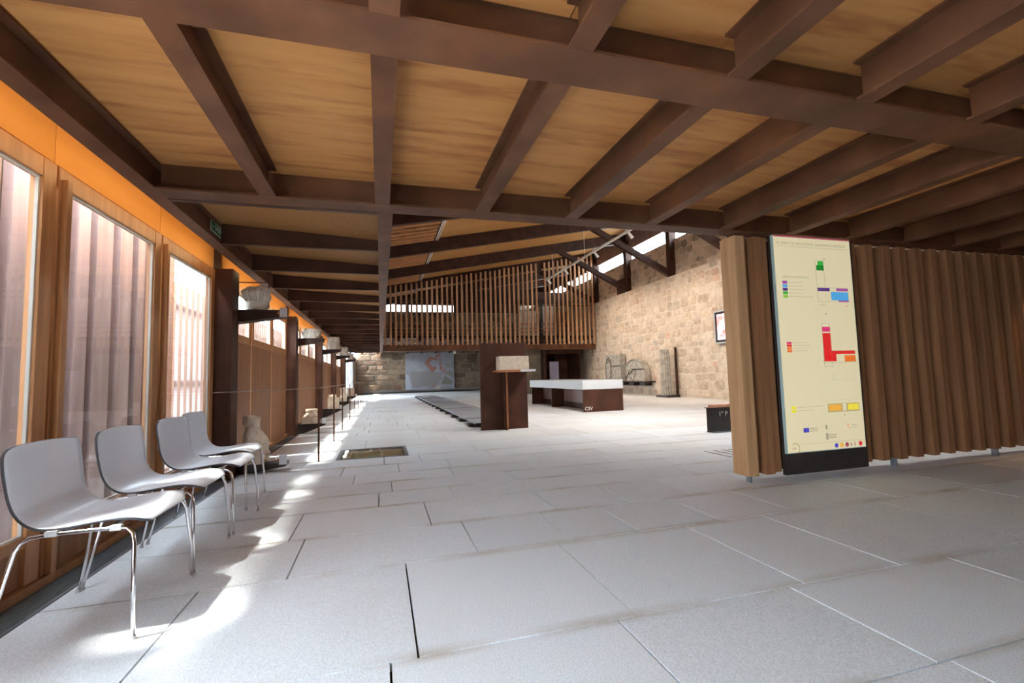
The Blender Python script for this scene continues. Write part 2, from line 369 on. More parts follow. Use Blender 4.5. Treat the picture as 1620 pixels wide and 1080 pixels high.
bx('plate', (-1.431, -1.421, 4.53, 4.84, 2.385, 2.475), flat('sign_pale', (.55, .66, .52)), sign)
sf = bx('field', (-1.421, -1.4195, 4.54, 4.83, 2.392, 2.468), flat('sign_green', (.03, .14, .06)), sign)
text('\u2190 SALIDA', .06, flat('sign_letters', (.62, .75, .6)), (-1.419, 4.55, 2.412), (0, 1, 0), (0, 0, 1), sf)

# ================================================================== LEFT WALL : columns, glazing, header
XW = -1.74
wall_l = bx('wall_left', (-1.80, -1.765, -3, 35.2, 2.29, 2.62), M['orange'], kind='structure')
cols = [1.53, 5.65, 9.65, 13.75, 17.95, 22.1]
ordn = ['steel column at the near end of the glazing, beside the viewer', 'broad rusted steel column right behind the row of white chairs', 'second rusted steel column beyond the white chairs',
        'third rusted steel column beyond the white chairs', 'fourth rusted steel column beyond the white chairs', 'farthest rusted steel column, next to the bright doorway']
for y, lb in zip(cols, ordn):
    c = thing('steel_column', (-1.65, y+.12, 0), lb, 'column')
    bx('web', (-1.745, -1.575, y, y+.014, 0, 2.29), M['corten'], c)
    bx('flange', (-1.575, -1.555, y, y+.24, 0, 2.29), M['corten'], c)
    bx('web', (-1.745, -1.575, y+.226, y+.24, 0, 2.29), M['corten'], c)
    bx('flange', (-1.765, -1.745, y-.01, y+.25, 0, 2.62), M['corten'], c)
wn = 0
def leaf(y0, y1, glazed):
    global wn; wn += 1
    w = bx('window_%d' % wn, (-1.79, -1.755, y0, y1, 0, .05), M['frame'], kind='structure')
    z0 = .29 if glazed else 1.64; z1 = 2.16; s = .10
    zl = .05 if glazed else z0-.09
    bx('stile', (-1.775, -1.715, y0+.012, y0+s, zl, 2.265), M['frame'], w, bevel=.003)
    bx('stile', (-1.775, -1.715, y1-s-.012, y1-.012, zl, 2.265), M['frame'], w, bevel=.003)
    bx('rail', (-1.775, -1.718, y0+s, y1-s-.012, z1, 2.265), M['frame'], w, bevel=.003)
    bx('rail', (-1.775, -1.718, y0+s, y1-s-.012, zl if not glazed else z0-.055, z0), M['frame'], w, bevel=.003)
    if glazed: bx('cover_strip', (-1.715, -1.685, y0+.03, y0+.075, .05, 2.20), M['frame'], w, bevel=.003)
    if glazed: bx('panel', (-1.765, -1.735, y0+s, y1-s-.012, .05, z0-.055), M['panel'], w)
    else: bx('panel', (-1.765, -1.722, y0+.014, y1-.014, .05, z0-.095), M['panel'], w, bevel=.003)
    bx('pane', (-1.752, -1.746, y0+s, y1-s-.012, z0, z1), M['glass'], w)
    bm = new(); a, b = y0+s, y1-s-.012
    for d in ((a, a+.012, z0, z1), (b-.012, b, z0, z1), (a+.012, b-.012, z0, z0+.012), (a+.012, b-.012, z1-.012, z1)): box(bm, -1.746, -1.730, *d)
    mk('bead', bm, flat('pale_bead', (.62, .60, .55)) if 'bead' not in M else M['bead'], w)
M['bead'] = flat('pale_bead', (.62, .60, .55))
def bay(y0, y1, glazed):
    p = (y1-y0)/3
    for k in range(3): leaf(y0+k*p, y0+(k+1)*p, glazed)
    # header sheets above the frames, dark line between
    for k in range(3): bx('header_sheet', (-1.765, -1.735, y0+k*p+.003, y0+(k+1)*p-.003, 2.28, 2.60), M['orange'], wall_l)
bay(-2.3, 1.51, True)
bay(1.80, 5.63, True)
bay(5.91, 9.63, False); bay(9.91, 13.73, False); bay(14.01, 17.93, False); bay(18.21, 22.08, False)
for i, (y0, y1) in enumerate(((-2.2, 1.4), (1.9, 5.5), (6.0, 9.5), (10.0, 13.6), (14.1, 17.8), (18.3, 22.0))):
    ls = thing('light_strip', (-1.5, (y0+y1)/2, 2.33), 'light strip hidden above the edge beam, orange header bay %s' % ('one', 'two', 'three', 'four', 'five', 'six')[i], 'lamp')
    bx('housing', (-1.488, -1.47, y0, y1, 2.31, 2.36), M['black'], ls)
    l = bpy.data.lights.new('strip_lamp', 'AREA'); l.shape = 'RECTANGLE'; l.size = .03; l.size_y = y1-y0; l.energy = 1.7; l.color = (1, .70, .36)
    o = bpy.data.objects.new('strip_lamp', l); COL.objects.link(o); o.location = (-1.492, (y0+y1)/2, 2.335)
    X, Y_, Z = Vector((0, 0, -1)), Vector((0, 1, 0)), Vector((1, 0, 0)); mt = Matrix((X, Y_, Z)).transposed().to_4x4(); mt.translation = o.location; o.matrix_world = mt
bx('baseboard_left', (-1.80, -1.70, -3, 26, -.03, .045), M['frame'], kind='structure')
bx('trim_1', (-1.80, -1.745, -3, -2.3, 0, 2.6), M['frame'], kind='structure')
# daylight door opening at the far left, jamb beyond it
bx('trim_2', (-1.80, -1.70, 22.36, 22.9, 0, 2.6), M['panel'], kind='structure')
bx('trim_3', (-1.80, -1.70, 31.5, 35.2, 0, 2.6), M['mortar2'], kind='structure')
d1 = bx('door_1', (-1.78, -1.72, 22.9, 23.0, 0, 2.5), M['grille'], kind='structure')
for y in (24.9, 25.6, 27.6, 29.6, 31.4): bx('mullion', (-1.78, -1.72, y, y+.07, 0, 2.5), M['grille'], d1)
bx('infill', (-1.77, -1.74, 23, 25.6, 0, 2.5), M['panel'], d1)
bx('pane', (-1.752, -1.746, 25.6, 31.4, .02, 2.5), M['glass'], d1)

# outer screen of reddish boards, seen through the glass
scr = thing('board_screen', (-2.35, 2, -.1), 'screen of reddish upright boards standing outside the glazing', 'screen')
def bh(y): return 2.62 if any(a <= y+.1 <= b for a, b in ((-.2, .2), (.9, 1.3), (2.05, 2.45), (3.0, 3.3), (4.2, 4.6), (5.0, 5.3), (5.75, 6.1))) else 3.25  # unseen board tops stepped to break the sun into patches on the floor
y = .9; pat = [(.26, 0), (.11, 1), (.19, 0), (.13, 1), (.15, 0), (.11, 1)]; k = 0
while y < 6.35:
    w, d = pat[k % 6]; w *= R.uniform(.85, 1.15)
    if y > 6.25: break
    if d: bx('board', (-2.43, -2.37, y-.10, y+w+.10, -.1, bh(y)), M['outdark'], scr)
    else: bx('board', (-2.36, -2.30, y, y+w, -.1, bh(y)), M['outer'], scr)
    y += w; k += 1
bx('rail', (-2.53, -2.47, .9, 6.3, 2.3, 2.42), M['dsteel'], scr); bx('rail', (-2.53, -2.47, .9, 6.3, .2, .32), M['dsteel'], scr)
fen = thing('slatted_fence', (-3.3, 18, -.1), 'pale slatted fence in full daylight beyond the windows', 'fence')
y = 7.2
while y < 30: bx('slat', (-3.33, -3.28, y, y+.13, -.1, 2.75), M['grey_slat'], fen); y += .26
for z in (.3, 1.0, 2.3): bx('rail', (-3.39, -3.33, 7.1, 30, z, z+.12), M['outdark'], fen)
bx('ground_outside', (-14, -1.81, -6, 40, -.2, -.1), flat('outdoor_ground', (.22, .21, .20), .9), kind='structure')

# ================================================================== LEFT EXHIBITS on cantilever shelves
def label_holder(x, y, z, lbl):
    t = thing('caption_plate', (x, y, z), lbl, 'caption')
    bx('plate', (x-.035, x+.045, y-.05, y-.044, z-.045, z+.065), M['white'], t)
    bx('clip', (x-.06, x-.02, y-.044, y-.01, z-.01, z+.02), M['copper'], t)
names = ['nearest', 'second', 'third', 'fourth', 'farthest']
ys = [6.05, 10.05, 14.2, 18.4, 22.5]
for k, y in enumerate(ys):
    s = thing('cantilever_shelf', (-1.57, y, 1.8), '%s dark steel bracket shelf high on the window columns' % names[k], 'shelf')
    ztop = (1.88, 1.89, 1.93, 1.96, 1.98)[k]
    bm = new(); prism(bm, [(-1.75, ztop-.17), (-1.75, ztop-.004), (-1.10, ztop-.004), (-1.10, ztop-.075)], 1, y-.10, y+.10); mk('bracket', bm, M['dsteel'], s)
    bx('shelf_plate', (-1.75, -1.075, y-.13, y+.13, ztop-.004, ztop), M['black'], s)
    zb = (.10, .20, .235, .25, .31)[k]
    s = thing('low_plinth', (-1.4, y, 0), '%s black steel floor plinth along the windows' % names[k], 'plinth')
    bm = new(); prism(bm, [(-1.70, 0), (-1.70, zb), (-1.06, zb), (-1.06, zb-.04), (-1.5, 0)], 1, y-.10, y+.10); mk('wedge', bm, M['black'], s)
    label_holder(-1.08, y-.14, zb+.04, 'small white caption plate on the %s floor plinth' % names[k])
label_holder(-1.10, 5.965, 1.84, 'small white caption plate at the tip of the nearest high shelf')
# capital
y = 6.05
t = thing('carved_capital', (-1.40, y, 1.88), 'worn pale carved stone capital on the nearest high shelf', 'capital')
bm = new(); loft(bm, rows([(1.88, -1.395, .095, .10), (1.93, -1.395, .115, .115), (1.99, -1.40, .12, .12), (2.04, -1.405, .15, .14), (2.10, -1.41, .15, .14), (2.15, -1.40, .135, .12), (2.165, -1.39, .09, .09)]), y, 28)
jitter(bm, .028, 9, 1); mk('body', bm, M['pale'], t, smooth=True)
for q in range(5):
    a = -PI/2+(q-2)*.5; c = Vector((-1.40+math.cos(a)*.12, y+math.sin(a)*.12, 1.99))
    bm = new(); tube(bm, [c, c+Vector((math.cos(a)*.03, math.sin(a)*.03, .06)), c+Vector((math.cos(a)*.045, math.sin(a)*.045, .10)), c+Vector((math.cos(a)*.02, math.sin(a)*.02, .125))], .022, 6); mk('carved_leaf', bm, M['pale'], t, smooth=True)
r = thing('retaining_bar', (-1.65, 6.05, 2.19), 'thin black steel bar over the stone capital', 'bar'); bm = new(); box(bm, -1.72, -1.27, y-.006, y+.006, 2.215, 2.227); box(bm, -1.285, -1.27, y-.006, y+.006, 2.15, 2.215)
mk('rod', bm, M['black'], r)
# rosette drum
y = 10.05
t = thing('rosette_drum', (-1.335, y, 1.89), 'low round carved drum with ring of rosettes on the second high shelf', 'carving')
bm = new(); lathe(bm, [(1.89, .150), (1.90, .165), (2.07, .168), (2.085, .155)], (-1.335, y), 28); mk('drum', bm, M['pale'], t, smooth=False)
for a in range(8):
    an = a*PI/4+.2; p = Vector((-1.335+math.cos(an)*.165, y+math.sin(an)*.165, 1.985)); d = Vector((math.cos(an), math.sin(an), 0))
    bm = new(); cyl(bm, p-d*.01, p+d*.012, .052, .045, 12); cyl(bm, p+d*.012, p+d*.022, .018, .014, 8); mk('rosette', bm, M['pale'], t)
y = 14.2
t = thing('column_capital', (-1.30, y, 1.93), 'tall pale leafy column capital on the third high shelf', 'capital')
bm = new(); lathe(bm, [(1.93, .12), (1.97, .135), (2.05, .125), (2.15, .14), (2.20, .15), (2.23, .165), (2.275, .165), (2.285, .15)], (-1.30, y), 20, .06); rough(bm, .01, 14, 1, 4); mk('body', bm, M['pale'], t)
for a in range(6):
    an = a*PI/3; d = Vector((math.cos(an), math.sin(an), 0)); c = Vector((-1.30, y, 2.0))+d*.13
    bm = new(); cyl(bm, c-Vector((0, 0, .06)), c+Vector((0, 0, .2))+d*.03, .035, .012, 6); mk('leaf', bm, M['pale'], t)
y = 18.4
t = thing('broken_capital', (-1.35, y, 1.96), 'squat broken pale capital on the fourth high shelf', 'capital')
bm = new(); lathe(bm, [(1.96, .13), (2.02, .17), (2.15, .155), (2.20, .18), (2.26, .17), (2.275, .13)], (-1.35, y), 18, .08); rough(bm, .02, 9, 1, 7); mk('body', bm, M['pale'], t)
y = 22.5
t = thing('shaft_fragment', (-1.29, y, 1.98), 'narrow pale stone shaft fragment on the farthest high shelf', 'stone fragment')
bm = new(); lathe(bm, [(1.98, .12), (2.1, .125), (2.2, .115), (2.26, .13), (2.275, .10)], (-1.29, y), 16, .05); rough(bm, .015, 9, 1, 9); mk('body', bm, M['pale'], t)
# floor stones
y = 6.05
t = thing('standing_stone', (-1.40, y, .10), 'waisted sandstone figure fragment standing on the nearest floor plinth', 'stone fragment')
bm = new(); loft(bm, rows([(.10, -1.40, .13, .10), (.20, -1.395, .145, .11), (.33, -1.40, .135, .10), (.44, -1.42, .105, .085), (.51, -1.43, .075, .075), (.56, -1.44, .085, .08), (.62, -1.435, .082, .075), (.65, -1.43, .06, .055)]), y, 24)
jitter(bm, .034, 10, 12); mk('body', bm, M['sand'], t)
y = 10.05
t = thing('moulded_base', (-1.34, y, .20), 'pale moulded column base on the second floor plinth', 'stone base')
bm = new(); box(bm, -1.49, -1.19, y-.15, y+.15, .20, .33); rough(bm, .006, 8, 2, 3); mk('plinth_block', bm, M['sand'], t)
bm = new(); lathe(bm, [(.325, .14), (.34, .15), (.37, .14), (.39, .11), (.42, .105), (.44, .12), (.47, .12), (.485, .10)], (-1.33, y), 24); mk('torus', bm, M['sand'], t, smooth=True)
y = 14.2
t = thing('inscribed_block', (-1.30, y, .235), 'upright sandstone altar block on the third floor plinth', 'stone block')
bm = new(); box(bm, -1.44, -1.15, y-.13, y+.13, .235, .55); rough(bm, .008, 7, 2, 5); mk('block', bm, M['sand'], t)
bm = new(); lathe(bm, [(.545, .10), (.56, .125), (.60, .125), (.64, .10), (.645, .06)], (-1.33, y), 18); mk('crown', bm, M['sand'], t)
y = 18.4
t = thing('rough_pillar', (-1.34, y, .25), 'grey rough pillar stump on the fourth floor plinth', 'stone fragment')
bm = new(); lathe(bm, [(.25, .13), (.4, .14), (.62, .12), (.74, .13), (.76, .08)], (-1.34, y), 14); rough(bm, .02, 8, 1, 6); mk('body', bm, M['sand'], t)
y = 22.5
t = thing('squared_stone', (-1.31, y, .31), 'squared pale stone on the farthest floor plinth', 'stone block')
bm = new(); box(bm, -1.46, -1.16, y-.14, y+.14, .31, .67); rough(bm, .012, 6, 2, 8); mk('body', bm, M['sand'], t)

# ================================================================== RAILING
rl = thing('railing', (-.77, 6.48, 0), 'thin brown steel railing with flat handrail along the window exhibits', 'railing')
py = [6.48, 8.52, 10.35, 12.85, 15.2, 17.45, 19.7, 22.0]
for y in py: bx('post', (-.782, -.758, y-.006, y+.006, 0, .935), M['steel'], rl)
bx('handrail', (-.79, -.75, 6.46, 22.0, .935, .945), M['rail'], rl)
bm = new(); prism(bm, [(-1.70, 5.55), (-1.68, 5.51), (-.75, 6.45), (-.79, 6.48)], 2, .935, .945); mk('handrail', bm, M['rail'], rl, label='angled return of the handrail')
bx('handrail', (-1.74, -.75, 22.0, 22.03, .935, .945), M['steel'], rl)

# ================================================================== CHAIRS
def make_chair():
    t = thing('shell_chair', (0, 0, 0), None, 'chair', 'white shell chairs in a row by the windows')
    # local: +x is the front, y across, origin on the floor under the seat centre
    prof = [(-.285, .795, .225), (-.280, .77, .245), (-.268, .71, .252), (-.252, .64, .25), (-.235, .575, .245), (-.21, .52, .24), (-.165, .475, .24), (-.105, .455, .245), (-.03, .452, .25), (.05, .460, .252), (.13, .468, .25), (.19, .466, .24), (.225, .455, .215), (.24, .44, .18)]
    P = []
    for i in range(len(prof)-1):   # catmull resample
        p0 = prof[max(i-1, 0)]; p1 = prof[i]; p2 = prof[i+1]; p3 = prof[min(i+2, len(prof)-1)]
        for u in (0, .33, .66): P.append(tuple(.5*((2*b)+(c-a)*u+(2*a-5*b+4*c-d)*u*u+(3*b-a-3*c+d)*u**3) for a, b, c, d in zip(p0, p1, p2, p3)))
    P.append(prof[-1])
    bm = new(); n = 16; rows_ = []
    for i, (x, z, w) in enumerate(P):
        s = i/(len(P)-1); back = max(0, 1-s*2.4)
        r = []
        for k in range(n+1):
            v = -1+2*k/n
            r.append(bm.verts.new((x+.035*v*v*back, v*w, z+(.012*v*v*math.sin(PI*min(1, (s-.5)/.42)) if s > .5 else 0) - .012*back*v*v*(1 if s < .1 else 0))))
        rows_.append(r)
    for A, B in zip(rows_, rows_[1:]):
        for k in range(n): bm.faces.new((A[k], B[k], B[k+1], A[k+1]))
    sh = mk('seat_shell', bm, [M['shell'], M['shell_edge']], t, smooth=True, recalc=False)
    # solidify downwards/backwards with a dark underside
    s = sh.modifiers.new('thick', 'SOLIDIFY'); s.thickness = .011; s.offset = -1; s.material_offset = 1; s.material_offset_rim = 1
    for sy in (-1, 1):
        bm = new()
        tube(bm, [(.235, sy*.306, .006), (.228, sy*.300, .20), (.215, sy*.272, .37), (.205, sy*.262, .41), (.18, sy*.255, .432), (.14, sy*.25, .438), (-.08, sy*.25, .436), (-.15, sy*.252, .43), (-.18, sy*.256, .412), (-.195, sy*.262, .38), (-.225, sy*.29, .20), (-.262, sy*.306, .006)], .0085, 10)
        lf = mk('leg_frame', bm, M['chrome'], t, smooth=True)
        for x, in ((.235,), (-.262,)):
            bm = new(); cyl(bm, (x, sy*.306, 0), (x, sy*.306, .014), .012, .010, 10); mk('foot_glide', bm, M['plastic'], lf)
        for x in (.14, -.08):
            bx('mount', (x-.02, x+.02, sy*.25-.012, sy*.25+.012, .428, .450), M['plastic'], lf)
    for x in (.10, -.06):
        bm = new(); cyl(bm, (x, -.25, .434), (x, .25, .434), .008, .008, 8); mk('crossbar', bm, M['chrome'], t)
    return t
chair = make_chair()
for i, (x, y, a, lb) in enumerate([(-1.215, 2.635, 0, 'white shell chair with chrome legs nearest to the camera'), (-1.215, 3.275, .0, 'white shell chair second in the row, behind the nearest one'),
                                   (-1.20, 3.945, -.02, 'white shell chair third in the row, overlapping the last one'), (-1.29, 4.60, 0, 'white shell chair at the far end, before the steel column')]):
    if i == 0: o = chair
    else:
        o = chair.copy(); COL.objects.link(o)
        for c in chair.children:
            d = c.copy(); COL.objects.link(d); d.parent = o
            for g in c.children:
                e = g.copy(); COL.objects.link(e); e.parent = d
    o.location = (x, y, 0); o.rotation_euler = (0, 0, a); o['label'] = lb

# ================================================================== TIMBER PARTITION with lightbox
PY = 3.50
wp = bx('wall_partition', (3.36, 9.2, PY+.126, PY+.15, .07, 2.29), M['dsteel'], kind='structure')
def timber(x, w=.10, y0=PY, y1=PY+.11, z0=.08, m='oak'):
    bx('upright', (x, x+w, y0, y1, z0+R.uniform(-.006, .006), 2.29), M[m], wp, bevel=.004)
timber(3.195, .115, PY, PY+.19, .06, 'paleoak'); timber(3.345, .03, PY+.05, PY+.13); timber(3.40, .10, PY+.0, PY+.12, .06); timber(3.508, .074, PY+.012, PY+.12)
x = 4.60; k = 0
while x < 9.1:
    w = R.uniform(.092, .108); timber(x, w, PY, PY+.12); timber(x+w+.012, .2385-w-.024, PY+.10, PY+.125, .10); x += .2385; k += 1
for x in (3.25, 5.06, 6.60, 8.4): bx('foot', (x-.006, x+.006, PY+.03, PY+.09, 0, .08), M['grille'], wp)
LB = thing('lightbox_sign', (4.05, 3.47, 0), 'tall backlit cream floor plan panel on a dark steel backing', 'sign')
bx('backing', (3.578, 4.59, 3.462, 3.498, .05, 2.30), M['black'], LB)
LX0, LX1, LZ0, LZ1 = 3.585, 4.53, .255, 2.305
bx('casing', (LX0-.008, LX1+.008, 3.435, 3.462, LZ0-.008, LZ1+.008), flat('lightbox_edge', (.35, .45, .45)), LB)
LS = bx('luminous_sheet', (LX0, LX1, 3.431, 3.435, LZ0, LZ1), M['box'], LB)
def U(u, v): return LX0+(LX1-LX0)*u, LZ1-(LZ1-LZ0)*v
Y0 = 3.4302
def pr(u0, v0, u1, v1, c, name='printed_field', d=0.):
    x0, z0 = U(u0, v0); x1, z1 = U(u1, v1)
    bx(name, (x0, x1, Y0-d, Y0+.0008, z1, z0), c, LS)
K = {n: ink(n, c) for n, c in dict(maroon=(.42, .08, .12), green=(.05, .50, .07), dgreen=(.02, .26, .03), lime=(.30, .62, .06), blue=(.10, .45, .85), purple=(.10, .03, .25), magenta=(.42, .08, .38), red=(.85, .03, .03), dred=(.55, .02, .02), pink=(.85, .05, .20),
     orange=(.95, .20, .03), amber=(.95, .50, .05), yellow=(.95, .85, .05), grey=(.42, .38, .25), dark=(.16, .13, .08), eu=(.08, .07, .55), tan=(.55, .45, .2), faint=(.62, .53, .34)).items()}
pr(0, 0, 1, .012, K['maroon'])
def tx(s, size, u, v, c='grey', **k):
    x, z = U(u, v); text(s, size, K[c], (x, Y0, z), (1, 0, 0), (0, 0, 1), LS, depth=.0004, **k)
tx('EL CERRO DE SAN VICENTE. SALAMANCA ANTIGUA', .036, .035, .046); pr(.04, .055, .97, .0565, K['grey'])
tx('ESPACIOS EXPOSITIVOS', .030, .08, .205)
for i, c in enumerate(('magenta', 'blue', 'purple', 'green', 'lime')):
    pr(.075, .219+i*.0165, .135, .2325+i*.0165, K[c]); pr(.15, .224+i*.0165, (.34, .33, .36, .32, .46)[i], .227+i*.0165, K['faint'])
# upper plan
def outline(u0, v0, u1, v1, c='grey', t=.003):
    pr(u0, v0, u1, v0+t*.5, K[c]); pr(u0, v1-t*.5, u1, v1, K[c]); pr(u0, v0, u0+t, v1, K[c]); pr(u1-t, v0, u1, v1, K[c])
outline(.515, .115, .625, .255); pr(.545, .118, .62, .138, K['green']); pr(.525, .138, .625, .163, K['dgreen'])
outline(.515, .245, .93, .312); pr(.52, .247, .68, .262, K['purple']); pr(.77, .247, .925, .26, K['magenta']); pr(.695, .265, .925, .305, K['blue']); pr(.79, .305, .93, .313, K['magenta'])
pr(.62, .103, .66, .112, K['faint']); tx('PLANTA +1', .016, .53, .33, 'grey'); tx('1:300', .014, .88, .335, 'orange')
# middle plan
tx('\u25bc', .018, .60, .374, 'dark'); outline(.535, .415, .64, .62)
pr(.54, .432, .645, .455, K['pink']); pr(.54, .462, .645, .55, K['red']); pr(.54, .545, .955, .562, K['red']); pr(.54, .56, .70, .595, K['red']); pr(.58, .566, .66, .59, K['dred']); pr(.81, .568, .955, .598, K['orange']); outline(.53, .545, .96, .602)
for i, c in enumerate(('pink', 'red', 'orange', 'orange')):
    pr(.075, .502+i*.0125, .135, .5125+i*.0125, K[c]); pr(.15, .505+i*.0125, (.34, .37, .38, .33)[i], .5075+i*.0125, K['faint'])
# lower plan
outline(.63, .655, .68, .682, 'faint'); pr(.63, .682, .95, .683, K['faint']); pr(.60, .775, .95, .776, K['faint'])
pr(.535, .792, .955, .832, K['tan']); pr(.55, .797, .71, .825, K['amber']); pr(.80, .797, .945, .825, K['yellow']); pr(.73, .794, .78, .828, M['box'], d=.0006)
tx('\u25bc', .016, .74, .85, 'dark')
pr(.075, .795, .135, .808, K['yellow']); pr(.075, .811, .135, .824, K['yellow']); pr(.15, .799, .48, .802, K['faint']); pr(.15, .815, .36, .818, K['faint'])
# logos
pr(.205, .895, .275, .915, K['eu']); [pr(.285, .896+i*.007, .38, .899+i*.007, K['grey']) for i in range(3)]
pr(.485, .888, .51, .908, K['grey']); tx('\u2013 \u2014 \u00b7 \u2013', .02, .53, .905, 'grey')
tx('T', .055, .765, .908, 'orange'); tx('c', .035, .80, .912, 'orange'); [pr(.835, .893+i*.007, .90, .896+i*.007, K['faint']) for i in range(3)]
pr(.485, .925, .515, .955, K['grey']); pr(.525, .932, .62, .937, K['grey']); pr(.525, .943, .62, .948, K['grey'])
pr(.12, .966, .97, .967, K['grey'])
def disc(u, v, r, c, r2=0, a0=0, a1=2*PI):
    x, z = U(u, v); bm = new(); n = 20; pts = [(x+math.cos(a0+(a1-a0)*i/n)*r, z+math.sin(a0+(a1-a0)*i/n)*r) for i in range(n+(1 if r2 else 0))]
    if r2: pts += [(x+math.cos(a1-(a1-a0)*i/n)*r2, z+math.sin(a1-(a1-a0)*i/n)*r2) for i in range(n+1)]
    prism(bm, pts, 1, Y0-.0003, Y0+.0008); mk('printed_disc', bm, K[c], LS)
disc(.09, .983, .052, 'tan', .042, -1.0, 2.2); tx('CSV', .026, .05, .987, 'maroon')
for u, c in ((.61, 'eu'), (.68, 'amber'), (.75, 'maroon'), (.93, 'red')): disc(u, .984, .022, c)
pr(.80, .979, .812, .991, K['dark']); pr(.85, .975, .858, .993, K['maroon'])

# ================================================================== HALL SHELL
SL = .19
def rz(x): return 5.18+SL*(x-.1)      # underside of rafters
WX = 11.5
roof = thing('ceiling', (0, 0, 0), kind='structure')
bm = new(); T = .50
v = [(-.1, rz(-.1)+T), (12.0, rz(12.0)+T), (12.0, rz(12.0)+T+.1), (-.1, rz(-.1)+T+.1)]
prism(bm, v, 1, 3.5, 35.3); mk('roof_deck', bm, M['dsteel'], roof)
RY = [5.8, 9.3, 12.8, 16.3, 19.8, 23.3, 26.8, 30.3, 33.8]
for y in RY:
    bm = new(); prism(bm, [(.05, rz(.05)), (11.6, rz(11.6)), (11.6, rz(11.6)+.49), (.05, rz(.05)+.49)], 1, y-.07, y+.07)
    mk('rafter', bm, M['dsteel'], roof)
# plywood between rafters and louvres at the low side
for a, b in zip([3.6]+RY, RY+[35.2]):
    for x0, x1 in ((1.95, 4.35), (4.36, 6.76), (6.77, 9.17), (9.18, 11.6)):
        bm = new(); prism(bm, [(x0, rz(x0)+T-.03), (x1, rz(x1)+T-.03), (x1, rz(x1)+T-.002), (x0, rz(x0)+T-.002)], 1, a+.075, b-.075)
        mk('roof_sheet', bm, M['roofply'], roof)
    if 9 < a < 24:
        n = 9
        for k in range(n):
            y = a+.25+(b-a-.5)*k/(n-1)
            bm = new(); prism(bm, [(.1, rz(.1)+T-.14), (1.85, rz(1.85)+T-.14), (1.85, rz(1.85)+T-.06), (.1, rz(.1)+T-.06)], 1, y-.05, y+.05)
            mk('louvre', bm, M['louvre'], roof)
        for dx in (0, .07): 
            bm = new(); cyl(bm, (1.93+dx, a+.08, rz(1.93)+T-.09), (1.93+dx, b-.08, rz(1.93)+T-.09), .022, n=8); mk('conduit', bm, M['offwhite'], roof)
# left upper wall of the hall, seen edge-on, with rafter hangers
bx('wall_upper_left', (-.08, .02, 3.57, 35.2, 2.62, 5.8), M['slat'], kind='structure')
for y in RY[2:5]:
    h = thing('rafter_hanger', (.2, y, 4.45), {12.8: 'nearest', 16.3: 'second', 19.8: 'third'}[y]+' rust brown hanger under the sloping rafters above the long beam', 'hanger')
    bx('post', (.03, .27, y-.12, y-.09, 4.45, 5.65), M['panel'], h)
    bm = new(); prism(bm, [(.05, 4.7), (.25, 4.9), (.25, 5.0), (.05, 4.8)], 1, y-.14, y-.12); mk('gusset', bm, M['dsteel'], h)

# right wall: thick lower part, ledge, set-back upper part, clerestory, boards
wr = bx('wall_right', (11.5, 12.2, 3.5, 35.2, -.05, 4.93), M['mortar'], kind='structure')
bx('upper_wall', (11.78, 12.2, 3.5, 35.2, 4.93, 6.48), M['mortar'], wr)
def stone(a0, a1, b0, b1, wall, depth):
    """rounded rubble polygon in wall plane coordinates (a along, b up); returns (outer pts, inner pts)"""
    ca, cb = (a0+a1)/2, (b0+b1)/2; ha, hb = (a1-a0)/2, (b1-b0)/2; n = 8; P = []
    for i in range(n):
        t = 2*PI*(i+.5)/n+R.uniform(-.12, .12); c, s = math.cos(t), math.sin(t); k = R.uniform(.88, 1.04)
        e = .5; P.append((ca+ha*k*math.copysign(abs(c)**e, c), cb+hb*k*math.copysign(abs(s)**e, s)))
    return P
def add_stone(bm, P, axis, face, depth, sgn):
    """axis 0: wall normal along x; axis 1: along y"""
    ca = sum(p[0] for p in P)/8; cb = sum(p[1] for p in P)/8
    def Q(p, s, d): a, b = ca+(p[0]-ca)*s, cb+(p[1]-cb)*s; return (face+sgn*d, a, b) if axis == 0 else (a, face+sgn*d, b)
    A = [bm.verts.new(Q(p, 1, -.03)) for p in P]; B = [bm.verts.new(Q(p, .97, depth*.6)) for p in P]; C = [bm.verts.new(Q(p, .78, depth)) for p in P]
    for i in range(8):
        j = (i+1) % 8; bm.faces.new((A[i], A[j], B[j], B[i])); bm.faces.new((B[i], B[j], C[j], C[i]))
    bm.faces.new(C)
def masonry(wall, axis, face, sgn, a0, a1, b0, b1, hs, ws, depth, mats, lim, skip=None, prob=1.):
    L = []; z = b0
    while z < b1-.06:
        h = min(R.uniform(*hs), b1-z); a = a0+R.uniform(-.2, 0)
        while a < a1:
            w = R.uniform(*ws)*(1.3 if h > sum(hs)/2 else .9)
            aa0, aa1 = max(a, a0), min(a+w, a1)
            if aa1-aa0 > .1 and not (skip and skip(aa0, aa1, z, z+h)) and R.random() < prob:
                dz = R.uniform(-.03, .03)
                L.append((aa0+.008, aa1-.008, z+.008+dz, z+h-.008+dz))
            a += w
        z += h
    random.Random(3).shuffle(L)
    rest = [new() for _ in mats]
    L.sort(key=lambda q: -(q[1]-q[0])*(q[3]-q[2])/max(3, (q[0]+q[1])/2 if axis == 0 else 20)**2)
    for i, q in enumerate(L):
        P = stone(*q, wall, depth); m = R.choices(range(len(mats)), [c for _, c in mats])[0]; d = depth*R.uniform(.5, 1.1)
        if i < lim:
            bm = new(); add_stone(bm, P, axis, face, d, sgn); mk('stone', bm, mats[m][0], wall)
        else: add_stone(rest[m], P, axis, face, d, sgn)
    for (m, _), bm in zip(mats, rest):
        if len(bm.verts): mk('small_stones', bm, m, wall, kind='stuff')
        else: bm.free()
M['light_grey'] = mat('pale_grey_stone', (.36, .29, .23), (.54, .46, .37), .9, ns=5, det=8, bump=.6, bdist=.02, rnd=.12, island=True)
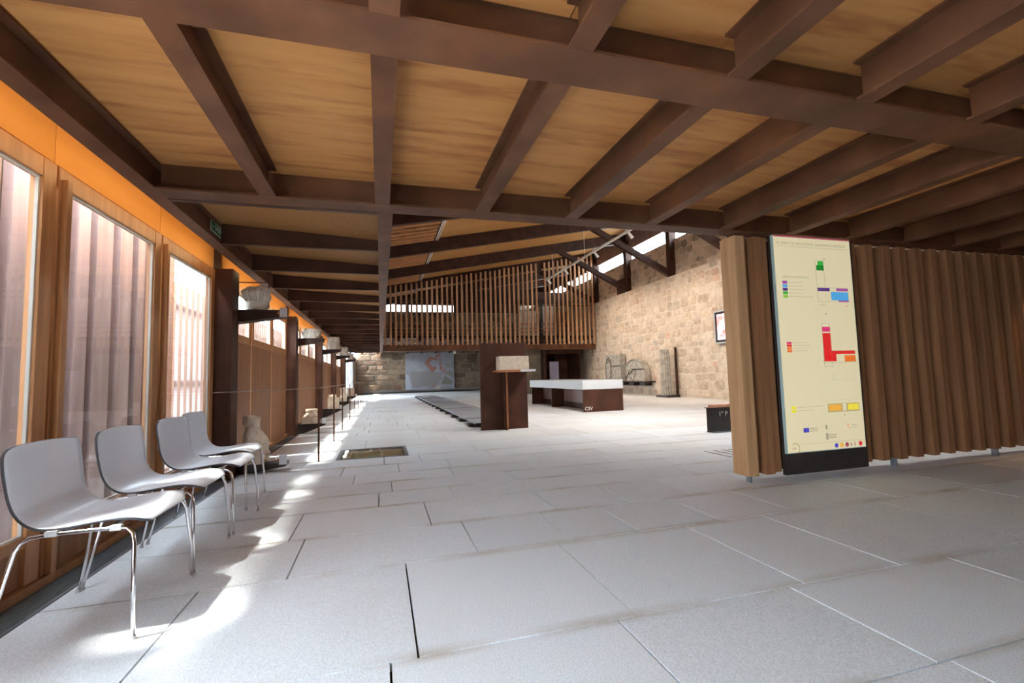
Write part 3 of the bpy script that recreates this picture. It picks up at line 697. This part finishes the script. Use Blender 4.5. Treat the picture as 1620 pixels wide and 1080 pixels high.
MR = [(M['rubble'], 7), (M['rubble_red'], .5), (M['light_grey'], .8), (M['mortar'], 7)]
masonry(wr, 0, 11.5, -1, 11.3, 24.2, .03, 4.90, (.20, .40), (.22, .55), .016, MR, 230)
masonry(wr, 0, 11.78, -1, 11.3, 24.2, 4.95, 6.44, (.20, .36), (.22, .5), .03, [(M['rubble'], 4), (M['light_grey'], 3), (M['rubble_grey'], .7), (M['mortar'], 3)], 65)
# clerestory
wc = bx('window_90', (11.80, 11.92, 3.6, 35.0, 6.48, 6.52), M['dsteel'], kind='structure')
bx('head', (11.80, 11.92, 3.6, 35.0, 7.02, 7.08), M['dsteel'], wc)
bx('pane', (11.88, 11.885, 3.6, 35.0, 6.52, 7.02), M['glass'], wc)
for y in RY: bx('mullion', (11.80, 11.90, y-.05, y+.05, 6.52, 7.02), M['dsteel'], wc)
y = 11.0
while y < 24:
    bx('head_board', (11.70, 11.78, y, y+.235, 7.02, 8.1), M['outer'], wr); y += .24
bx('upper_band', (11.78, 12.0, 3.5, 35.2, 7.08, 8.1), M['dsteel'], wr)
# struts and posts on the ledge
for y, lb in ((12.8, 'nearest steel post and raking strut, mostly behind the crossbeam'), (16.3, 'steel post with raking strut on the ledge before the bright clerestory'), (19.8, 'steel post with raking strut and base plate beside the slatted gallery'), (23.3, 'far steel post at the gallery corner')):
    t = thing('strut_post', (11.65, y, 4.93), lb, 'post')
    bx('post', (11.52, 11.76, y-.13, y+.13, 4.93, rz(11.6)+.1), M['dsteel'], t)
    bm = new(); prism(bm, [(11.52, 4.93), (11.52, 5.2), (8.35, rz(8.35)+.02), (8.05, rz(8.05))], 1, y-.09, y+.09); mk('strut', bm, M['dsteel'], t)
    if y == 19.8: bx('base_plate', (11.72, 11.775, y+.25, y+1.25, 4.93, 5.75), M['corten'], t)

# back wall
wb = bx('wall_back', (-1.8, 12.2, 35.2, 35.6, -.1, 8.3), M['mortar2'], kind='structure')
M['bs1'] = mat('brown_masonry', (.15, .10, .065), (.28, .20, .135), .9, ns=3, det=9, bump=.7, bdist=.03, rnd=.25, island=True)
M['bs2'] = mat('dark_masonry', (.11, .065, .04), (.20, .12, .08), .9, ns=3, det=9, bump=.7, bdist=.03, rnd=.25, island=True)
MB2 = [(M['bs1'], 5), (M['bs2'], 2)]
masonry(wb, 1, 35.2, -1, -1.7, 11.4, .2, 3.0, (.28, .6), (.5, 1.3), .05, MB2, 150, skip=lambda a, b, c, d: a > 1.6 and b < 5.6)
masonry(wb, 1, 35.2, -1, .3, 11.4, 3.1, 8.0, (.25, .45), (.4, .9), .05, MB2, 0, skip=lambda a, b, c, d: a < 5.6 and b > .2 and d > 5.6 and c < 6.6)
bx('kerb_rail', (-1.7, 7.5, 34.4, 34.5, .0, .10), M['black'], wb)
bx('kerb_rail', (-1.7, 7.5, 34.9, 35.0, .16, .20), M['grille'], wb)
# map on back wall
mp = thing('site_map', (3.57, 35.05, .1), 'large grey site map panel with reddish building plan on the far stone wall', 'map')
MX0, MX1, MZ0, MZ1 = 1.78, 5.40, .12, 2.95
bx('board', (MX0, MX1, 35.02, 35.06, MZ0, MZ1), M['map'], mp)
def mpp(pts, c, name='printed_area', k=0):
    bm = new(); prism(bm, [(MX0+(MX1-MX0)*u, MZ1-(MZ1-MZ0)*v) for u, v in pts], 1, 35.0185-k*.002, 35.0195); mk(name, bm, c, mp)
mr, mg, mo, mw = flat('map_red', (.30, .13, .09)), flat('map_grey', (.24, .22, .22)), flat('map_olive', (.19, .18, .15)), flat('map_sand', (.46, .38, .27))
mpp([(.1, .50), (.5, .50), (.72, .56), (.74, .7), (.62, .86), (.15, .93)], mg)
mpp([(.72, .84), (.8, .62), (.97, .76), (.95, .86)], mo); mpp([(.82, .56), (.9, .47), (.97, .54), (.97, .68)], mo); mpp([(.8, .3), (.97, .28), (.97, .42), (.86, .42)], mg)
mpp([(.38, .27), (.50, .10), (.56, .16), (.48, .28), (.60, .44), (.54, .52)], mr, k=1); mpp([(.5, .1), (.66, .17), (.64, .22), (.5, .17)], mr, k=2); mpp([(.56, .52), (.64, .42), (.60, .36), (.52, .46)], mr, k=2)
mpp([(.69, 0), (.71, 0), (.73, .42), (.70, .5)], mr, k=3); mpp([(.72, .36), (.84, .48), (.80, .56), (.69, .44)], mr, k=2); mpp([(.76, .42), (.80, .47), (.78, .5), (.74, .46)], M['map'], k=3)
mpp([(.60, .10), (.70, .02), (.70, .07), (.62, .17)], mr, k=2); mpp([(.48, .92), (.60, .85), (.60, .91)], mr); mpp([(.61, .9), (.70, .88), (.72, .96), (.62, .98)], mw)
mpp([(0, .55), (.07, .6), (.12, .95), (0, 1)], flat('map_light', (.40, .41, .47)))

# far cross wall pier, steel portal under the gallery
pier = bx('wall_pier', (7.75, 8.75, 24.7, 26.0, 0, 2.6), M['mortar2'], kind='structure')
po = thing('steel_portal', (9.8, 24.8, 0), 'dark rusted steel portal under the gallery, behind the white table', 'portal')
bx('side_plate', (8.76, 8.9, 24.2, 27, 0, 2.45), M['dsteel'], po); bx('side_plate', (10.9, 11.0, 24.2, 27, 0, 2.45), M['dsteel'], po)
bx('back_plate', (8.9, 10.9, 27.0, 27.05, 0, 2.45), M['corten'], po); bx('lintel', (8.9, 10.9, 24.2, 24.3, 2.2, 2.45), M['dsteel'], po)
bx('inner_wall', (10.1, 10.9, 26.0, 26.06, 0, 2.45), M['corten'], po)
lp = bx('lilac_panel', (9.35, 9.90, 24.9, 24.95, 0, 1.78), M['lilac']); tag(lp, 'upright pale lilac panel standing inside the dark steel portal', 'panel')

# ================================================================== GALLERY (mezzanine)
gal = thing('gallery', (5.8, 23.2, 2.4), 'timber slatted gallery hanging across the far end of the hall', 'balcony')
bx('front_beam', (-1.5, 11.45, 23.2, 23.4, 2.40, 2.70), M['steel'], gal)
bx('lower_flange', (-1.5, 11.45, 23.12, 23.5, 2.385, 2.41), M['steel'], gal)
bx('deck', (-1.75, 11.48, 23.4, 35.0, 3.05, 3.15), M['dsteel'], gal)
x = -1.3
while x < 11.3: bx('deck_joist', (x, x+.12, 23.5, 35.0, 2.88, 3.05), M['steel'], gal); x += 1.05
def gtop(x): return 5.62+SL*(x-.1)
x = .20; n = 0
while x < 11.35:
    if not (8.05 < x < 8.5):
        bx('slat', (x, x+.095, 23.05, 23.14, 2.66, gtop(x)-.12+R.uniform(-.04, .02)), M['slat'], gal)
    x += .252
bx('mid_rail', (.2, 11.4, 23.18, 23.26, 4.75, 4.80), M['dsteel'], gal)
bx('top_rail', (.2, 11.4, 23.30, 23.42, 5.0, 5.05), M['dsteel'], gal)
for z in (2.95, 3.15, 3.4, 3.6, 3.85): bx('guard_rail', (.2, 11.4, 24.3, 24.36, z, z+.07), M['slat'], gal)
for x in (.6, 2.2, 3.8, 5.4, 7, 8.6, 10.2): bx('guard_post', (x, x+.06, 24.28, 24.38, 2.7, 3.95), M['dsteel'], gal)
bx('truss', (.1, 11.5, 26.9, 27.1, 5.42, 6.2), M['dsteel'], gal)
wg = bx('wall_gallery', (.1, 8.2, 27.0, 27.1, 3.15, 4.86), M['mortar2'], kind='structure')
masonry(wg, 1, 27.0, -1, .1, 8.1, 3.2, 4.84, (.22, .4), (.3, .8), .04, MB2, 0)
bx('upper_band', (.1, 8.2, 27.0, 27.1, 5.30, 5.42), M['dsteel'], wg); bx('upper_band', (4.3, 8.2, 27.0, 27.1, 4.86, 5.30), M['dsteel'], wg)
for n, (a, b) in enumerate(((.22, 1.42), (1.62, 4.20))):
    w = bx('window_%d' % (91+n), (a-.1, b+.1, 26.98, 27.08, 4.84, 4.88), M['dsteel'], kind='structure')
    bx('pane', (a, b, 27.04, 27.05, 4.88, 5.28), emis('daylit_pane', (.9, .95, 1), 1.8), w)
    bx('stile', (b, b+.1, 26.98, 27.08, 4.88, 5.30), M['dsteel'], w)
for k in range(4): bx('pale_board', (8.25+k*.32, 8.25+k*.32+.29, 26.9, 26.95, 3.15, 5.0), M['mortar'], gal)
bx('frame_post', (9.62, 9.72, 26.85, 26.95, 3.1, 5.42), M['black'], gal)
bx('pale_stone_pier', (9.75, 10.6, 26.9, 27.3, 3.15, 5.42), M['mortar'], gal)
bx('brown_board', (10.65, 11.45, 26.9, 26.95, 3.15, 5.0), M['panel'], gal)
for x, z, yy in ((-.45, 2.325, 23.05), (3.6, 2.325, 23.05)):
    s = thing('downlight', (x, yy, z), 'small white spotlight under the gallery beam, %s' % ('left of the long beam' if x < 0 else 'above the site map'), 'lamp')
    bm = new(); cyl(bm, (x, yy, z-.05), (x, yy+.2, z+.04), .07, .06, 12); mk('body', bm, M['offwhite'], s)
    bx('bracket', (x-.02, x+.02, yy+.08, yy+.12, z+.03, z+.054), M['offwhite'], s)

# ================================================================== TRACK LIGHT
tr = thing('track_light', (7.75, 17, 5.6), 'white lighting track with spot heads hanging below the sloping roof', 'track light')
bm = new(); box(bm, 7.70, 7.78, 12.7, 20.7, 5.57, 5.63); mk('track', bm, M['offwhite'], tr)
for y in (12.95, 15.4, 18.3, 20.4):
    bm = new(); cyl(bm, (7.74, y, 5.57), (7.76, y, 5.50), .02, n=8); cyl(bm, (7.72, y, 5.53), (7.86, y, 5.36), .042, .055, 14); mk('spot_head', bm, M['offwhite'], tr, smooth=False)
    bx('junction', (7.68, 7.80, y-.12, y+.12, 5.63, 5.67), M['offwhite'], tr)
    lamp((7.89, y, 5.32), (11.5, y+.5, 1.6), 140, WARM, 100, .05)
for y in (12.8, 16.3, 19.8):
    bm = new(); cyl(bm, (7.74, y, 5.60), (7.74, y, rz(7.74)+.02), .006, n=6); mk('wire', bm, M['offwhite'], tr)
# added track, out of view above the low steel grid, to brighten the hall
fill_track = thing('track_light', (5, 8, 5.0), 'unseen white track added to brighten the near part of the hall', 'track light')
bx('track', (5.0, 5.08, 4.9, 9.6, 4.97, 5.03), M['offwhite'], fill_track)
for y in (5.8, 9.3):
    bm = new(); cyl(bm, (5.04, y, 5.0), (5.04, y, rz(5.04)+.02), .006, n=6); mk('wire', bm, M['offwhite'], fill_track)
for y in (5.0, 6.5, 8.0, 9.4):
    bm = new(); cyl(bm, (5.04, y, 4.97), (5.10, y+.06, 4.75), .07, .08, 12); mk('spot_head', bm, M['offwhite'], fill_track)
    lamp((5.1, y+.08, 4.70), (5.6+(y % 2), y+3.5, 0), 130, (1, .95, .88), 140, .08)

# ================================================================== TALL STEEL PANEL with stone block
sp = thing('steel_stele', (2.33, 8.76, 0), 'tall rusted steel panel standing upright in the middle of the hall', 'display panel')
bx('plate', (1.85, 2.80, 8.76, 8.78, 0, 1.68), M['corten'], sp)
bx('fin', (2.325, 2.345, 8.56, 8.76, 0, 1.10), M['copper'], sp); bx('fin_flange', (2.30, 2.325, 8.62, 8.76, 0, 1.10), M['corten'], sp)
bx('shelf', (2.10, 2.80, 8.40, 8.76, 1.105, 1.145), M['copper'], sp)
st = new(); box(st, 2.165, 2.74, 8.43, 8.72, 1.146, 1.405); rough(st, .006, 8, 2, 4)
tag(mk('stone_block', st, M['cut'], bevel=0), 'rectangular pale sandstone block resting on the steel panel shelf', 'stone block')
tag(bx('caption_plate', (2.56, 2.86, 8.38, 8.40, 1.105, 1.147), M['white']), 'small white caption strip on the shelf edge of the steel panel', 'caption')

# ================================================================== MODEL TABLE
tb = thing('model_table', (5.85, 13.8, 0), 'long white topped display table on dark steel plates', 'table')
bx('table_top', (5.25, 6.47, 11.52, 16.1, .605, .85), M['white'], tb, bevel=.004)
lpl = bx('leg_plate', (5.25, 6.45, 11.505, 11.53, 0, .60), M['corten'], tb); bx('leg_plate', (5.27, 5.70, 13.95, 13.975, 0, .60), M['corten'], tb); bx('leg_plate', (5.27, 6.4, 15.9, 15.93, 0, .60), M['corten'], tb)
bx('spine_plate', (5.70, 5.72, 11.53, 15.9, .18, .60), M['mauve'], tb); bx('spine_plate', (5.72, 5.74, 11.53, 15.9, 0, .3), M['dsteel'], tb)
text('CSV', .13, flat('letter_white', (.75, .75, .75)), (5.29, 11.504, .05), (1, 0, 0), (0, 0, 1), lpl, label='white painted letters')

# ================================================================== ROW OF PLATES on sleepers
pf = thing('floor_display', (2.3, 16, 0), 'long low row of grey printed plates on dark sleepers, left of the steel panel', 'display')
edges = [9.2, 10.4, 14.2, 17.9, 21.8, 25.9]
for a, b in zip(edges, edges[1:]):
    bx('plate', (1.84, 2.88, a+.03, b-.03, .07, .095), M['slate'], pf)
    bm = new(); box(bm, 1.83, 2.89, a-.0, a+.03, .06, .10); mk('edge_strip', bm, M['black'], pf)
y = 9.5
while y < 25.7: bx('sleeper', (1.76, 2.8, y, y+.22, 0, .07), M['black'], pf); y += 1.2

# ================================================================== BENCH at right
bn = thing('steel_bench', (6.2, 6.7, 0), 'low bench of folded black steel half hidden by the timber partition', 'bench')
fpl = bx('front_plate', (5.17, 7.4, 6.50, 6.51, .02, .41), M['black'], bn); bx('top_plate', (5.24, 7.4, 6.51, 6.64, .40, .41), M['dsteel'], bn); bx('base_plate', (5.26, 7.4, 6.47, 6.64, 0, .02), M['grille'], bn)
text('1\u00ba P', .11, flat('letter_cream', (.6, .58, .52)), (5.40, 6.499, .27), (1, 0, 0), (0, 0, 1), fpl)
bm = new(); box(bm, 5.30, 6.6, 6.52, 6.62, .411, .455); rough(bm, .005, 7, 2, 2)
tag(mk('clay_slab', bm, M['terracotta']), 'flat terracotta slab lying on the black steel bench', 'slab')

# ================================================================== EXHIBITS on the right wall
sh = thing('wall_shelf', (11.3, 19, .4), 'long dark steel shelf under the two stone reliefs', 'shelf')
bx('shelf_plate', (11.05, 11.5, 17.6, 21.6, .585, .64), M['dsteel'], sh)
for y in (17.9, 18.8, 19.7, 20.7): bx('shelf_bracket', (11.12, 11.48, y, y+.42, .44, .585), M['black'], sh)
t = thing('figure_relief', (11.3, 20.7, .64), 'square grey stone slab carved with an outlined figure, left on the shelf', 'relief')
bm = new(); box(bm, 11.14, 11.42, 20.0, 21.45, .645, 1.93); rough(bm, .015, 4, 4, 3); mk('slab', bm, M['greyst'], t)
bm = new(); prism(bm, [(20.9, .75), (21.3, .8), (21.36, 1.5), (21.2, 1.8), (20.95, 1.7), (20.8, 1.3)], 0, 11.08, 11.2); rough(bm, .02, 6, 2, 5); mk('carved_figure', bm, M['greyst'], t)
M['groove'] = flat('dark_outline_stone', (.07, .06, .05), .9)  # dark raised tubes trace the carved lines
bm = new(); tube(bm, [(11.085, 21.32, .75), (11.08, 21.36, 1.1), (11.08, 21.34, 1.45), (11.08, 21.22, 1.72), (11.08, 21.05, 1.80), (11.08, 20.92, 1.68), (11.08, 20.84, 1.40), (11.08, 20.86, 1.05), (11.085, 20.96, .75)], .022, 6); mk('carved_outline', bm, M['groove'], t)
bm = new(); tube(bm, [(11.075, 21.15+math.cos(a)*.10, 1.62+math.sin(a)*.09) for a in [q*PI/5 for q in range(11)]], .018, 6); mk('carved_head', bm, M['groove'], t)
bm = new(); box(bm, 11.10, 11.13, 20.0, 21.4, 1.36, 1.385); mk('clamp', bm, M['black'], t)
t = thing('gable_relief', (11.3, 18.7, .64), 'rounded grey carved stone slab, right on the shelf', 'relief')
bm = new(); prism(bm, [(17.9, .645), (19.45, .645), (19.52, 1.0), (19.45, 1.35), (19.15, 1.6), (18.7, 1.68), (18.2, 1.52), (17.95, 1.2)], 0, 11.14, 11.42); rough(bm, .025, 4, 3, 8); mk('slab', bm, M['greyst'], t)
bm = new()
for k in range(9): a = k*PI/4.5; cyl(bm, (11.10, 19.0+math.cos(a)*.3, .98+math.sin(a)*.2), (11.17, 19.0+math.cos(a)*.3, .98+math.sin(a)*.2), .07, n=7)
mk('carved_scroll', bm, M['greyst'], t)
bm = new(); tube(bm, [(11.12, 19.45, .75), (11.11, 19.3, .95), (11.11, 19.05, 1.02), (11.11, 18.85, 1.15), (11.11, 18.6, 1.17)], .022, 6); mk('carved_outline', bm, M['groove'], t)
bm = new(); tube(bm, [(11.12, 19.5, 1.0), (11.12, 19.42, 1.36), (11.12, 19.12, 1.57), (11.12, 18.7, 1.64), (11.12, 18.25, 1.50), (11.12, 17.99, 1.2)], .018, 6); mk('carved_rim', bm, M['greyst'], t)
bm = new(); box(bm, 11.10, 11.13, 17.9, 18.9, 1.18, 1.2); mk('clamp', bm, M['black'], t)
t = thing('fluted_column', (11.1, 16.25, 0), 'fluted grey column shaft standing against the right stone wall', 'column')
bx('base_plate', (10.88, 11.45, 15.9, 16.7, 0, .09), M['black'], t)
bm = new(); lathe(bm, [(.09, .215), (.6, .21), (1.3, .20), (1.9, .195), (1.93, .185)], (11.1, 16.3), 28, .17); mk('shaft', bm, M['greyst'], t)
bm = new(); box(bm, 11.35, 11.42, 15.93, 16.0, .09, 2.0); mk('support_bar', bm, M['dsteel'], t)
tv = thing('wall_screen', (11.4, 12.8, 2.5), 'wall mounted screen in a grey frame showing a reddish picture', 'screen')
bx('casing', (11.36, 11.47, 11.75, 13.62, 1.95, 3.10), M['grille'], tv)
bm = new()
for d in ((11.75, 11.80, 1.95, 3.10), (13.57, 13.62, 1.95, 3.10), (11.80, 13.57, 1.95, 2.0), (11.80, 13.57, 3.05, 3.10)): box(bm, 11.345, 11.36, *d)
mk('frame', bm, flat('silver_frame', (.42, .44, .46)), tv)
def screen_mat():
    m = emis('screen_picture', (.8, .4, .4), .8); N = m.node_tree.nodes; L = m.node_tree.links
    tc = N.new('ShaderNodeTexCoord'); nz = N.new('ShaderNodeTexNoise'); nz.inputs['Scale'].default_value = 3; nz.inputs['Detail'].default_value = 6
    cr = N.new('ShaderNodeValToRGB'); e = cr.color_ramp.elements; e[0].position = .40; e[0].color = (.75, .12, .10, 1); e[1].position = .60; e[1].color = (.85, .72, .85, 1)
    L.new(tc.outputs['Object'], nz.inputs[0]); L.new(nz.outputs[0], cr.inputs[0]); L.new(cr.outputs[0], N['Principled BSDF'].inputs['Emission Color']); return m
bx('bezel', (11.352, 11.36, 11.80, 13.57, 2.0, 3.05), M['black'], tv)
bx('picture', (11.348, 11.352, 11.9, 13.47, 2.08, 2.97), screen_mat(), tv)

# ================================================================== near room: side and rear walls, warm lamp at right
bx('wall_near_right', (9.3, 9.45, -3.0, 3.6, 0, 2.55), M['panel'], kind='structure')
bx('wall_hall_front', (9.2, 12.2, 3.5, 3.62, -.05, 8.2), M['mortar2'], kind='structure')
bx('wall_hall_upper', (-.1, 12.2, 3.50, 3.56, 2.61, 8.2), M['mortar2'], kind='structure')
bx('wall_gable', (-.2, .02, 35.0, 35.2, 0, .02), M['mortar2'], kind='structure')
bx('wall_rear', (-1.8, 9.45, -3.15, -3.0, 0, 2.6), M['dsteel'], kind='structure')
sc = thing('wall_lamp', (7.55, 3.2, 1.9), 'warm wall lamp washing the timber partition at the right edge', 'lamp')
bx('body', (7.50, 7.60, 3.34, 3.49, 1.95, 2.1), M['black'], sc)
lamp((7.55, 3.30, 1.94), (7.45, 3.55, .4), 9, (1, .6, .28), 110, .03)

# stones sit on their supports: no vertex below the shelf or plinth
for n, z in {'carved_capital': 1.8805, 'rosette_drum': 1.8905, 'column_capital': 1.9305, 'broken_capital': 1.9605, 'shaft_fragment': 1.9805, 'standing_stone': .1005, 'moulded_base': .2005, 'inscribed_block': .2355,
             'rough_pillar': .2505, 'squared_stone': .3105, 'figure_relief': .6405, 'gable_relief': .6405}.items():
    for c in bpy.data.objects[n].children:
        for v in c.data.vertices: v.co.z = max(v.co.z, z)
for o in bpy.data.objects:
    if '_w' in o: del o['_w']
